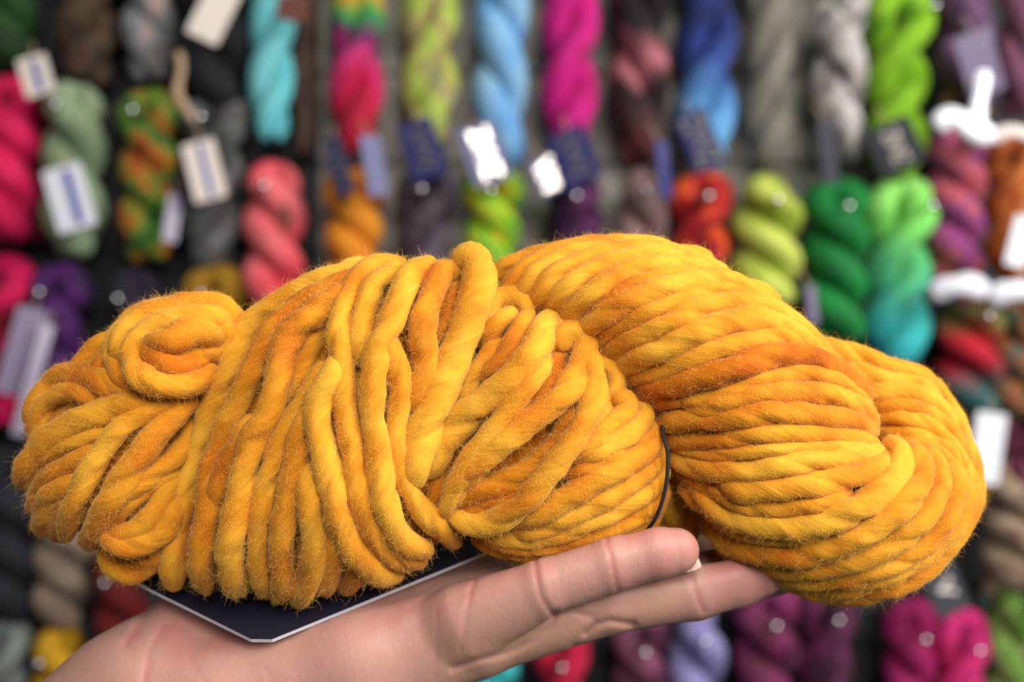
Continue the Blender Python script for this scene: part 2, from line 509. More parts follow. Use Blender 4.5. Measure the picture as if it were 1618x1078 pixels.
# --- wrapped ply: the broad left body
for pts, w, kw in [
    ([(580,420),(530,436),(473,460),(417,492),(384,526),(362,585),(334,645),(312,705),(297,765),(285,810),(276,855),(272,895),(274,926)], 38, dict()),
    ([(360,548),(342,580),(328,615),(316,655)], 30, dict(mat=D_, lift=-6)),
    ([(575,432),(540,450),(482,476),(445,505),(417,548),(396,590),(374,640),(354,680),(339,722),(330,765),(328,805),(320,853),(316,895),(324,932)], 38, dict(lift=2, mat=O_)),
    ([(560,455),(530,474),(482,506),(450,548),(440,595),(426,650),(400,695),(387,738),(380,785),(368,835),(362,874),(368,909),(378,936)], 45, dict(lift=8)),
    ([(404,662),(380,695),(360,730),(346,765),(338,800)], 36, dict(lift=0, mat=O_)),
    ([(515,575),(495,610),(473,645),(452,683),(434,722),(420,770),(409,826),(407,866),(410,905),(418,938)], 34, dict(lift=-6)),
    ([(520,480),(495,540),(470,585),(448,640)], 40, dict(lift=-34, mat=O_)),
    ([(492,640),(475,685),(464,735),(456,780),(447,832),(443,878),(446,915),(450,942)], 40, dict(lift=2, mat=O_)),
    ([(470,905),(448,930),(436,946)], 36, dict(lift=0, mat=O_)),
    ([(492,735),(486,775),(490,812),(496,848),(494,890),(484,925),(474,952)], 40, dict(lift=10)),
    ([(540,820),(530,860),(522,900),(512,935)], 42, dict(lift=-2, mat=O_)),
    ([(556,870),(560,905),(548,932)], 40, dict(lift=-4, mat=O_)),
    ([(548,560),(528,590),(507,626),(501,663),(510,709),(521,755),(530,800),(545,842),(567,878),(600,905),(628,908)], 46, dict(lift=18, bury=(90, 26))),
    ([(640,422),(608,418),(573,432),(550,464),(540,501),(535,538),(541,570),(544,605),(545,655),(554,700),(562,755),(563,775),(576,815),(592,852),(620,880),(650,893)], 37, dict(lift=12)),
    ([(600,800),(612,845),(640,878),(668,884)], 40, dict(lift=4)),
    ([(648,434),(616,433),(593,448),(580,478),(572,512),(566,545),(566,575)], 35, dict(lift=8)),
    ([(575,560),(572,600),(570,650),(574,700),(580,745)], 34, dict(lift=-32, mat=O_)),
    ([(682,416),(650,436),(634,468),(620,503),(602,540),(592,580),(588,626),(588,663),(595,700),(600,750),(607,790),(622,833),(643,860),(676,870)], 43, dict(lift=18)),
    ([(606,520),(618,550),(629,590),(632,630),(627,672),(628,720),(638,757),(655,790),(680,822),(706,846),(722,858)], 36, dict(lift=10, bury=(80, 26))),
    ([(612,500),(600,520),(588,560)], 34, dict(lift=-34, mat=O_)),
    ([(722,428),(698,432),(684,462),(672,495),(667,530),(671,565),(664,602),(650,650)], 42, dict(lift=6)),
    ([(716,432),(712,470),(704,510),(692,555)], 34, dict(lift=-34, mat=O_)),
    ([(728,420),(744,408),(757,425),(757,447),(748,478),(737,515),(722,555),(706,595),(685,640),(668,690),(656,735),(652,762)], 54, dict(lift=26)),
]:
    strand('A', pts, w, **kw)

# --- inner ply with crossing strands
for pts, w, kw in [
    ([(832,500),(826,480),(804,468),(782,478),(768,505),(758,540)], 36, dict(lift=8, lobes='AB')),
    ([(812,492),(790,508),(774,528),(764,548)], 30, dict(lift=14, lobes='AB')),
    ([(838,492),(820,519),(804,548),(784,576),(765,600)], 30, dict(lift=12, lobes='AB')),
    ([(792,540),(767,567),(752,588),(738,615),(728,645)], 30, dict(lift=12, lobes='AB')),
    ([(868,500),(857,522),(847,548),(820,586),(783,620),(740,653),(712,685),(692,715),(680,748)], 47, dict(lift=22, lobes='AB')),
    ([(866,500),(884,516),(878,536),(858,552)], 28, dict(lift=4, lobes='AB')),
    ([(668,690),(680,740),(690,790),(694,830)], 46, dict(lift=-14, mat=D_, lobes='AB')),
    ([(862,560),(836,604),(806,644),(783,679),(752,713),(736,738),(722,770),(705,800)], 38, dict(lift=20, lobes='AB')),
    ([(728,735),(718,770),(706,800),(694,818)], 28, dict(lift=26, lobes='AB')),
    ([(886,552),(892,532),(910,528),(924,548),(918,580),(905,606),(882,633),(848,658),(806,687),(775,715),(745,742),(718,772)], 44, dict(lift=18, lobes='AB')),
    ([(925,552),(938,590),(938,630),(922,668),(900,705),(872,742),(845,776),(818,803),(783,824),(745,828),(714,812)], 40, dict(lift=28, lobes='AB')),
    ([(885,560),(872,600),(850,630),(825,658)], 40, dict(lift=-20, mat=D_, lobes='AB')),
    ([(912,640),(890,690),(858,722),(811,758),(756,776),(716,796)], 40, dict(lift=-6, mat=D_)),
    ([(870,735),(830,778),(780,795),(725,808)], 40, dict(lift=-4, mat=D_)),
    ([(932,570),(956,580),(974,601),(970,622),(950,630)], 32, dict(lift=14)),
    ([(962,622),(986,632),(990,650),(965,672),(937,697),(905,727)], 36, dict(lift=12)),
    ([(1004,642),(1017,652),(1012,668),(984,690),(950,708),(918,724)], 40, dict(lift=10)),
    ([(992,702),(960,722),(925,738),(895,752)], 32, dict(lift=4, mat=O_)),
    ([(1032,672),(1026,697),(1005,722),(970,745),(925,768),(885,793),(850,815),(822,834)], 40, dict(lift=8)),
    ([(1042,702),(1036,727),(1013,752),(980,776),(935,798),(885,823),(845,838),(812,846)], 36, dict(lift=4)),
    ([(1048,738),(1036,762),(1008,787),(960,812),(905,836),(850,850),(798,850),(765,838)], 33, dict(lift=2)),
    ([(1050,772),(1030,800),(985,825),(930,847),(870,862),(810,861),(764,846)], 33, dict(mat=O_)),
    ([(1044,802),(1012,830),(960,853),(900,870),(840,874),(785,864),(750,848)], 32, dict(mat=O_)),
    ([(1030,825),(990,848),(940,868),(880,881),(825,879),(775,862)], 30, dict(lift=-2, mat=O_)),
    ([(960,640),(930,672),(905,700),(890,730)], 36, dict(lift=2)),
]:
    strand('B', pts, w, **kw)

# --- hidden ply behind the black thread
for pts, w, kw in [
    ([(1050,690),(1066,740),(1068,790),(1060,840)], 40, dict()),
    ([(1072,710),(1092,760),(1094,810),(1082,856)], 40, dict(mat=O_)),
    ([(1100,740),(1120,790),(1116,840)], 38, dict(mat=O_)),
    ([(1030,690),(1042,750),(1038,810),(1022,850)], 40, dict(mat=O_)),
]:
    strand('E', pts, w, **kw)

# --- twisted ply: the big right body
for pts, w, kw in [
    ([(772,445),(795,424),(820,411),(855,400),(900,392)], 28, dict(mat=O_)),
    ([(795,462),(812,440),(837,418),(876,399),(932,387),(990,383)], 30, dict(mat=O_)),
    ([(815,480),(830,455),(848,430),(882,409),(937,393),(1000,386),(1060,392)], 31, dict()),
    ([(836,500),(850,470),(870,443),(900,421),(947,403),(1010,395),(1080,402),(1120,412)], 34, dict()),
    ([(856,512),(875,482),(897,453),(930,430),(972,413),(1030,404),(1090,413),(1145,432)], 34, dict(lift=3)),
    ([(880,528),(902,496),(926,470),(960,446),(1000,429),(1060,419),(1115,429),(1165,450)], 37, dict(lift=2)),
    ([(905,540),(935,505),(955,482),(982,462),(1024,441),(1070,434),(1125,442),(1180,465)], 28, dict(mat=O_)),
    ([(915,545),(934,513),(970,488),(1034,459),(1090,447),(1145,446),(1190,460),(1225,480)], 38, dict(lift=4)),
    ([(928,555),(955,530),(1000,506),(1040,488),(1090,467),(1145,458),(1190,468),(1235,494),(1265,522)], 30, dict(mat=O_)),
    ([(940,578),(965,553),(1000,535),(1040,518),(1090,494),(1145,478),(1190,480),(1225,493),(1265,523),(1305,560)], 36, dict(lift=2)),
    ([(952,600),(980,579),(1034,556),(1090,531),(1145,511),(1190,505),(1227,515),(1270,540),(1312,574)], 42, dict(lift=4)),
    ([(972,612),(1034,589),(1090,567),(1145,548),(1190,537),(1222,532),(1262,543),(1302,565),(1338,596)], 34, dict(mat=O_)),
    ([(985,630),(1034,613),(1090,600),(1145,588),(1190,572),(1222,564),(1260,562),(1297,573),(1340,602),(1366,630)], 44, dict(lift=5, mat=D_)),
    ([(1080,636),(1120,632),(1160,620),(1195,604),(1225,596),(1262,590),(1302,594),(1342,612),(1370,642)], 30, dict(mat=O_)),
    ([(1010,642),(1050,632),(1090,624)], 34, dict(mat=D_)),
    ([(1090,645),(1130,640),(1165,632),(1200,622),(1240,620),(1290,622),(1330,630),(1362,650),(1378,674)], 35, dict(lift=4)),
    ([(1034,670),(1062,666),(1095,664),(1130,664),(1175,657),(1225,652),(1270,654),(1310,660),(1350,666),(1380,682)], 38, dict(lift=5, mat=O_)),
    ([(1046,690),(1085,697),(1130,696),(1180,689),(1225,684),(1270,686),(1315,690),(1355,694),(1384,704)], 33, dict(mat=O_)),
    ([(1060,706),(1100,716),(1151,718),(1190,714),(1225,710),(1270,706),(1309,706),(1355,704),(1390,710)], 24, dict(lift=2)),
    ([(1058,716),(1100,737),(1151,746),(1190,744),(1225,737),(1270,730),(1309,726),(1350,720),(1392,716)], 38, dict(lift=5)),
    ([(1140,762),(1180,774),(1225,773),(1265,768),(1309,762),(1350,752),(1388,738),(1402,722)], 42, dict(lift=6, mat=O_)),
    ([(1072,736),(1100,760),(1151,786),(1190,799),(1225,803),(1270,798),(1309,792),(1340,780)], 34, dict(mat=O_)),
    ([(1084,764),(1120,794),(1160,815),(1200,828),(1260,833),(1334,813),(1390,779),(1420,746),(1421,716),(1402,700)], 46, dict(lift=8)),
    ([(1100,790),(1140,826),(1180,845),(1240,852),(1295,846)], 24, dict(lift=2)),
    ([(1112,818),(1150,852),(1190,869),(1248,877),(1323,862),(1380,834),(1422,800),(1449,766),(1453,732),(1436,706)], 44, dict(lift=6)),
    ([(1130,846),(1165,873),(1205,890),(1260,899),(1323,893),(1380,876),(1430,845),(1466,808),(1482,767),(1479,735),(1460,710)], 38, dict(lift=3)),
    ([(1160,872),(1205,896),(1260,914),(1323,914),(1383,900),(1440,875),(1482,838),(1503,797),(1508,765),(1494,738)], 37, dict(lift=2)),
    ([(1200,898),(1250,920),(1305,931),(1360,922),(1420,900),(1473,868),(1508,827),(1521,787),(1517,755)], 36, dict()),
    ([(1250,920),(1290,934),(1335,941),(1390,935),(1443,912),(1491,873),(1523,826),(1533,785),(1528,765)], 34, dict()),
]:
    strand('C', pts, w, **kw)

# --- looped far end
for pts, w, kw in [
    ([(1285,545),(1317,552),(1363,567),(1410,582),(1452,594),(1474,612)], 36, dict(mat=O_)),
    ([(1335,580),(1375,596),(1412,604),(1452,609),(1480,632)], 32, dict()),
    ([(1360,622),(1395,620),(1438,620),(1475,637),(1502,667),(1516,696)], 34, dict(lift=4)),
    ([(1365,645),(1410,642),(1455,650),(1490,677),(1514,707),(1526,736)], 34, dict(mat=O_)),
    ([(1370,664),(1420,660),(1457,670),(1490,697),(1517,732),(1531,765)], 34, dict(lift=3, mat=O_)),
    ([(1380,682),(1430,680),(1465,692),(1500,717),(1527,757),(1538,795)], 34, dict()),
    ([(1390,698),(1440,693),(1470,710),(1503,742),(1528,782),(1532,818)], 34, dict(lift=3)),
    ([(1470,600),(1500,645),(1525,700),(1540,760),(1540,810)], 30, dict(deep=20)),
]:
    strand('D', pts, w, **kw)

# --- black tie thread
q, sp_ = resample([(1046,668,70),(1048,688,34),(1055,718,22),(1054,755,22),(1047,790,28),(1036,818,40),(1020,840,70),(1000,850,120)], 4)
V, nn, tan, th = tube(PA(q), np.full(len(q), 3.3) * S, sp_, nseg=10, lobes=0.02)
m_ = V.shape[1]
fs = [(i * m_ + j, (i + 1) * m_ + j, (i + 1) * m_ + j + 1, i * m_ + j + 1) for i in range(len(q) - 1) for j in range(m_ - 1)]
tt_ = mesh_obj('tie_thread', V.reshape(-1, 3), fs, THREAD, skein)
tag(tt_, 'thin black tie thread')

# --- fuzz: thousands of loose fibres
hp, hn, ht = np.vstack(HAIR_PTS), np.vstack(HAIR_NRM), np.vstack(HAIR_TAN)
nh = len(hp); K = 6
ln = S * rng.gamma(2.2, 4.4, nh).clip(3, 40)
side = np.cross(hn, ht)
lean = rng.normal(0, 0.9, (nh, 1)) * ht + rng.normal(0, 0.8, (nh, 1)) * side
dirv = hn * 0.42 + lean; dirv /= np.linalg.norm(dirv, axis=1)[:, None]
curl = rng.normal(0, 1, (nh, 3)); curl -= dirv * (curl * dirv).sum(1)[:, None]
pos = np.zeros((nh, K, 3)); p = hp.copy(); dcur = dirv.copy()
for k in range(K):
    pos[:, k] = p
    p = p + dcur * (ln / (K - 1))[:, None]
    dcur = dcur + curl * 0.33 + rng.normal(0, 0.16, (nh, 3)); dcur /= np.linalg.norm(dcur, axis=1)[:, None]
hc = bpy.data.hair_curves.new('fuzz')
hc.add_curves([K] * nh)
hc.points.foreach_set('position', pos.astype(np.float32).ravel())
rad = np.tile(np.linspace(1.0, 0.35, K) * 0.000021, nh).astype(np.float32)
hc.points.foreach_set('radius', rad)
hc.materials.append(FUZZ)
ho = bpy.data.objects.new('fuzz', hc); COL.objects.link(ho); ho.parent = skein
ho.matrix_parent_inverse = skein.matrix_basis.inverted()
tag(ho, kind='stuff')

# ------------------------------------------------------------------ label card tucked under the skein
c0 = np.array([412., 1018., 40.]); e1 = np.array([-157., -78., 110.]); e2 = np.array([228., -93., 100.])
nrm = -np.cross(e1, e2); nrm /= np.linalg.norm(nrm)          # up and towards the camera
top = [c0 + 0.10 * e1, c0 + 1.55 * e1, c0 + 1.55 * e1 + 1.75 * e2, c0 + 1.75 * e2, c0 + 0.08 * e2]
thick = 6.0
vs = [PA(p) for p in top] + [PA(p - nrm * thick) for p in top]
k = len(top)
fs = [tuple(range(k)), tuple(range(2 * k - 1, k - 1, -1))] + [(i, i + k, (i + 1) % k + k, (i + 1) % k) for i in range(k)]
card = mesh_obj('label_card', vs, fs, NAVY, smooth=False)
card.data.materials.append(WHITE)
for f in card.data.polygons:
    f.material_index = 0 if f.index == 0 else 1
tag(card, 'dark navy label card with white edges on the palm below the mustard skein', 'label')

# ------------------------------------------------------------------ hand
def capsule(U, V, D, a, ra, b_, rb):
    a, b_ = np.array(a, float), np.array(b_, float)
    ab = b_ - a
    t_ = np.clip(((U - a[0]) * ab[0] + (V - a[1]) * ab[1] + (D - a[2]) * ab[2]) / ab.dot(ab), 0, 1)
    return np.sqrt((U - a[0] - t_ * ab[0]) ** 2 + (V - a[1] - t_ * ab[1]) ** 2 + (D - a[2] - t_ * ab[2]) ** 2) - (ra + (rb - ra) * t_)


def smin(a, b_, k_):
    h = np.clip(0.5 + 0.5 * (b_ - a) / k_, 0, 1)
    return b_ + (a - b_) * h - k_ * h * (1 - h)


HS = 3.0
us = np.arange(-330, 1330, HS).astype(np.float32); vs_ = np.arange(730, 1460, HS).astype(np.float32); ds = np.arange(-40, 460, HS).astype(np.float32)
F = np.full((len(us), len(vs_), len(ds)), 400, np.float32)


def block(lo, hi):
    i0 = [max(0, int(np.searchsorted(ax, l))) for ax, l in zip((us, vs_, ds), lo)]
    i1 = [int(np.searchsorted(ax, h)) for ax, h in zip((us, vs_, ds), hi)]
    sl = tuple(slice(a, b_) for a, b_ in zip(i0, i1))
    U, V, D = np.meshgrid(us[sl[0]], vs_[sl[1]], ds[sl[2]], indexing='ij', sparse=True)
    return sl, U, V, D


def add_chain(G, chain, k_, pad=60):
    for (a, ra), (b_, rb) in zip(chain[:-1], chain[1:]):
        rm = max(ra, rb) + pad
        lo = np.minimum(a, b_) - rm; hi = np.maximum(a, b_) + rm
        sl, U, V, D = block(lo, hi)
        G[sl] = smin(G[sl], capsule(U, V, D, a, ra, b_, rb).astype(np.float32), k_)


palm = F.copy()
for ch in [
    [((-260, 1525, 225), 152), ((215, 1125, 190), 128)],
    [((215, 1125, 190), 120), ((330, 1135, 160), 116), ((560, 1066, 128), 96), ((735, 1000, 112), 74)],
    [((280, 1090, 240), 110), ((560, 1020, 210), 88), ((800, 955, 190), 60)],
    [((320, 1030, 310), 92), ((600, 960, 290), 74), ((820, 915, 270), 56)],
    [((270, 1070, 230), 108), ((390, 940, 320), 72)],
]:
    add_chain(palm, ch, 34.0)
FINGERS = {
    'little': [((735, 985, 72), 64), ((860, 930, 36), 46), ((968, 893, 30), 43), ((1040, 875, 30), 40), ((1068, 871, 33), 37)],
    'ring': [((760, 1002, 125), 66), ((965, 955, 112), 47), ((1098, 937, 118), 43), ((1170, 921, 128), 38), ((1203, 914, 133), 31)],
    'middle': [((830, 945, 200), 58), ((1010, 932, 220), 45), ((1150, 906, 238), 41), ((1222, 908, 248), 33), ((1254, 908, 252), 28)],
    'index': [((820, 905, 290), 56), ((990, 915, 345), 44), ((1100, 890, 375), 40), ((1165, 868, 390), 34)],
    'thumb': [((380, 945, 320), 66), ((470, 860, 340), 48), ((560, 815, 350), 43), ((640, 795, 352), 36)],
}
hand = palm.copy()
for nm, ch in FINGERS.items():
    G = F.copy()
    add_chain(G, ch, 10.0)
    J = smin(palm, G, 26.0)
    hand = smin(hand, J, 3.0) if nm != 'little' else np.minimum(hand, J)
# the card presses the palm flat under it
U, V, D = np.meshgrid(us, vs_, ds, indexing='ij', sparse=True)
r0, r1, r2 = U - c0[0], V - c0[1], D - c0[2]
hgt = r0 * nrm[0] + r1 * nrm[1] + r2 * nrm[2] + thick
g11, g22, g12 = e1.dot(e1), e2.dot(e2), e1.dot(e2); det = g11 * g22 - g12 ** 2
p1 = r0 * e1[0] + r1 * e1[1] + r2 * e1[2]; p2 = r0 * e2[0] + r1 * e2[1] + r2 * e2[2]
ca = (p1 * g22 - p2 * g12) / det; cb_ = (p2 * g11 - p1 * g12) / det
inside = (ca > -0.03) & (cb_ > -0.03) & (ca < 1.7) & (cb_ < 1.9)
hand = np.where(inside, np.maximum(hand, hgt + 2.0), hand)
# creases
U2, V2 = np.meshgrid(us, vs_, indexing='ij')
CREASES = [
    ([(956,846),(962,868),(967,890),(972,915),(976,932)], 3.0, 4.2, 90),
    ([(845,880),(848,912),(856,945),(872,970)], 4.2, 4.5, 95),
    ([(768,888),(752,910),(743,940),(738,968),(733,1000),(727,1028)], 2.2, 4.6, 130),
    ([(692,960),(690,1000),(688,1040),(684,1070)], 1.6, 4.0, 130),
    ([(715,1056),(760,1042),(800,1032),(840,1014),(868,990),(876,970)], 6.0, 6.0, 130),
    ([(876,972),(905,966),(935,975)], 5.0, 6.0, 110),
    ([(1092,908),(1098,930),(1106,952),(1112,965)], 4.5, 5.5, 150),
    ([(925,1000),(944,986),(962,981),(1000,986)], 8.0, 6.0, 140),
    ([(905,1020),(925,1000),(940,985)], 3.5, 5.0, 140),
    ([(640,1000),(690,968),(745,935)], 1.2, 4.0, 130),
    ([(650,960),(700,930),(755,900)], 1.2, 4.0, 130),
    ([(200,1020),(228,975),(250,935)], 5.0, 9.0, 260),
    ([(228,1078),(236,1030),(262,990)], 3.0, 7.0, 260),
    ([(420,1060),(440,1100)], 1.0, 6.0, 200),
    ([(300,1040),(330,1090)], 1.0, 6.0, 200),
]
for pl, dep, wd, dmax in CREASES:
    dd = line_dist(U2, V2, pl)
    add = (0.6 * dep * np.exp(-(dd / wd) ** 2)).astype(np.float32)
    kd = ds < dmax
    hand[:, :, kd] += add[:, :, None]
hv, hf = surface_nets(hand.astype(np.float32), (us[0], vs_[0], ds[0]), HS)
# relax the grid facets a little
nb = np.zeros_like(hv); ct = np.zeros(len(hv))
for it in range(2):
    nb[:] = 0; ct[:] = 0
    for a, b_ in ((0, 1), (1, 2), (2, 3), (3, 0)):
        np.add.at(nb, hf[:, a], hv[hf[:, b_]]); np.add.at(ct, hf[:, a], 1)
        np.add.at(nb, hf[:, b_], hv[hf[:, a]]); np.add.at(ct, hf[:, b_], 1)
    hv = hv * 0.5 + 0.5 * nb / ct[:, None]
flush = np.full(len(hv), 0.40)
for ctr, rr, am in [((1075, 860, 0), 60, 0.30), ((1000, 870, 0), 50, 0.15), ((1180, 905, 110), 80, 0.38), ((760, 900, 60), 45, 0.30), ((855, 900, 10), 30, 0.25),
                    ((330, 960, 120), 130, 0.20), ((680, 930, 80), 60, 0.22), ((240, 1010, 150), 60, 0.1), ((900, 1010, 110), 90, -0.45), ((760, 1060, 100), 90, -0.45), ((1040, 970, 110), 60, -0.3), ((600, 1000, 60), 70, 0.1), ((100, 1100, 100), 130, -0.15)]:
    flush += am * np.exp(-(((hv - np.array(ctr)) ** 2).sum(1)) / (rr * rr))
for pl, dep, wd, dmax in CREASES:
    flush += 0.09 * min(dep, 4.0) * np.exp(-(line_dist(hv[:, 0], hv[:, 1], pl) / 3.6) ** 2) * (hv[:, 2] < dmax)
person = mesh_obj('person', PA(hv), hf[:, ::-1], SKIN)
at_ = person.data.attributes.new('flush', 'FLOAT', 'POINT')
at_.data.foreach_set('value', flush.clip(0, 1).astype(np.float32))
tag(person, 'bare hand and forearm, palm up with straight fingers, holding up the mustard skein', 'person')


def nail(tip, back, down, ln_, wd_):
    """thin curved plate; tip = free edge centre, back = direction to the knuckle, down = outward from the finger's back"""
    tip, back, down = np.array(tip, float), np.array(back, float), np.array(down, float)
    back /= np.linalg.norm(back); down -= back * down.dot(back); down /= np.linalg.norm(down)
    sd = np.cross(back, down)
    vv, ff = [], []
    nu, nv = 9, 9
    for layer in (0, 1):
        for i in range(nu):
            for j in range(nv):
                x = (j / (nv - 1) - 0.5) * 2
                y = i / (nu - 1)
                wv = wd_ * (1 - 0.25 * (2 * y - 1) ** 4)
                q_ = tip + back * (y * ln_ + 5 * x * x * (1 if i == 0 else 0.3)) + sd * x * wv - down * (x * x * wd_ * 0.55) + down * (2.2 * layer)
                vv.append(q_)
    nn_ = nu * nv
    for i in range(nu - 1):
        for j in range(nv - 1):
            a = i * nv + j
            ff.append((a, a + 1, a + nv + 1, a + nv)); ff.append((nn_ + a, nn_ + a + nv, nn_ + a + nv + 1, nn_ + a + 1))
    for i in range(nu - 1):
        for a, b_ in ((i * nv, (i + 1) * nv), ((i + 1) * nv + nv - 1, i * nv + nv - 1)):
            ff.append((a, b_, nn_ + b_, nn_ + a))
    for j in range(nv - 1):
        ff.append((j + 1, j, nn_ + j, nn_ + j + 1)); a = (nu - 1) * nv + j
        ff.append((a, a + 1, nn_ + a + 1, nn_ + a))
    return mesh_obj('fingernail', PA(np.array(vv)), ff, NAIL, person)


nail((1108, 893, 58), (-1, 0.22, 0.05), (0.10, 0.75, 0.62), 46, 22)
nail((1237, 926, 158), (-1, 0.20, -0.05), (0.10, 0.80, 0.60), 46, 20)

# ------------------------------------------------------------------ wall behind
def box(name, lo, hi, mat, parent=None):
    x0, y0, z0 = lo; x1, y1, z1 = hi
    v = [(x0, y0, z0), (x1, y0, z0), (x1, y1, z0), (x0, y1, z0), (x0, y0, z1), (x1, y0, z1), (x1, y1, z1), (x0, y1, z1)]
    f = [(0, 3, 2, 1), (4, 5, 6, 7), (0, 1, 5, 4), (1, 2, 6, 5), (2, 3, 7, 6), (3, 0, 4, 7)]
    return mesh_obj(name, v, f, mat, parent, smooth=False)


def slatwall(name, x0, x1, mat, y, z0=-0.9, z1=0.9):
    """panel with horizontal grooves"""
    zs = []
    z = z0
    prof = [(y, z0)]
    pitch = 0.1
    while z < z1 - 1e-6:
        prof += [(y, z + pitch - 0.012), (y + 0.008, z + pitch - 0.012), (y + 0.008, z + pitch), (y, z + pitch)]
        z += pitch
    prof += [(y + 0.02, z), (y + 0.02, z0)]
    v = [(x0, a, b_) for a, b_ in prof] + [(x1, a, b_) for a, b_ in prof]
    k_ = len(prof)
    f = [(i, (i + 1) % k_, (i + 1) % k_ + k_, i + k_) for i in range(k_)] + [tuple(range(k_ - 1, -1, -1)), tuple(range(k_, 2 * k_))]
    o = mesh_obj(name, v, f, mat, smooth=False)
    return tag(o, kind='structure')


WY = WALL_Y + 0.055
xs = B(505, 0, WY).x
xr = B(1392, 0, WY).x
slatwall('wall_back', xs, xr, GREYWALL, WY, 0.0, 0.9)
slatwall('wall_below', xs, xr, BLACKWALL, WY, -0.9, 0.0)
slatwall('wall_right', xr, 1.1, BLACKWALL, WY)
slatwall('wall_left', -1.1, xs, BLACKWALL, WY)

# ------------------------------------------------------------------ hanging skeins
def yarn_mat(name, cols, scale=9.0, mode='noise'):
    m, t, b, n, l = nt(name)
    tc = n.new('ShaderNodeTexCoord'); oi = n.new('ShaderNodeObjectInfo')
    cr = n.new('ShaderNodeValToRGB')
    DK = 0.78
    cr.color_ramp.elements[0].color = dim(lin(*cols[0]), DK); cr.color_ramp.elements[-1].color = dim(lin(*cols[-1]), DK)
    lo, hi = (0.34, 0.66) if mode == 'noise' else (0.05, 0.95)
    cr.color_ramp.elements[0].position = lo; cr.color_ramp.elements[-1].position = hi
    for i, c in enumerate(cols[1:-1]):
        e = cr.color_ramp.elements.new(lo + (hi - lo) * (i + 1) / (len(cols) - 1)); e.color = dim(lin(*c), DK)
    ns = n.new('ShaderNodeTexNoise'); ns.inputs['Scale'].default_value = scale * 3.2; ns.inputs['Detail'].default_value = 1.5
    ad = n.new('ShaderNodeVectorMath'); ad.operation = 'ADD'
    l.new(tc.outputs['Object'], ad.inputs[0]); l.new(oi.outputs['Location'], ad.inputs[1])
    l.new(ad.outputs[0], ns.inputs['Vector'])
    if mode == 'grad':      # dyed in bands from one end of the skein to the other
        sp = n.new('ShaderNodeSeparateXYZ'); l.new(tc.outputs['Generated'], sp.inputs[0])
        m1 = n.new('ShaderNodeMath'); m1.operation = 'MULTIPLY_ADD'; m1.inputs[1].default_value = 0.30
        l.new(ns.outputs['Fac'], m1.inputs[0]); l.new(sp.outputs['Z'], m1.inputs[2])
        m2 = n.new('ShaderNodeMath'); m2.operation = 'SUBTRACT'; l.new(m1.outputs[0], m2.inputs[0]); m2.inputs[1].default_value = 0.15
        l.new(m2.outputs[0], cr.inputs['Fac'])
    else:
        l.new(ns.outputs['Fac'], cr.inputs['Fac'])
    l.new(cr.outputs['Color'], b.inputs['Base Color'])
    uv = n.new('ShaderNodeUVMap'); uv.uv_map = 'UVMap'
    wv = n.new('ShaderNodeTexWave'); wv.bands_direction = 'X'; wv.inputs['Scale'].default_value = 4.0; wv.inputs['Distortion'].default_value = 3
    mp = n.new('ShaderNodeMapping'); mp.inputs['Scale'].default_value = (1.6, 0.25, 1)
    l.new(uv.outputs['UV'], mp.inputs['Vector']); l.new(mp.outputs[0], wv.inputs['Vector'])
    bp = n.new('ShaderNodeBump'); bp.inputs['Strength'].default_value = 0.5; bp.inputs['Distance'].default_value = 0.002
    l.new(wv.outputs['Fac'], bp.inputs['Height']); l.new(bp.outputs['Normal'], b.inputs['Normal'])
    b.inputs['Roughness'].default_value = 0.7
    b.inputs['Specular IOR Level'].default_value = 0.25
    b.inputs['Sheen Weight'].default_value = 0.03
    return m


PXW = PX * WALL_Y      # one photograph pixel at the hanging skeins


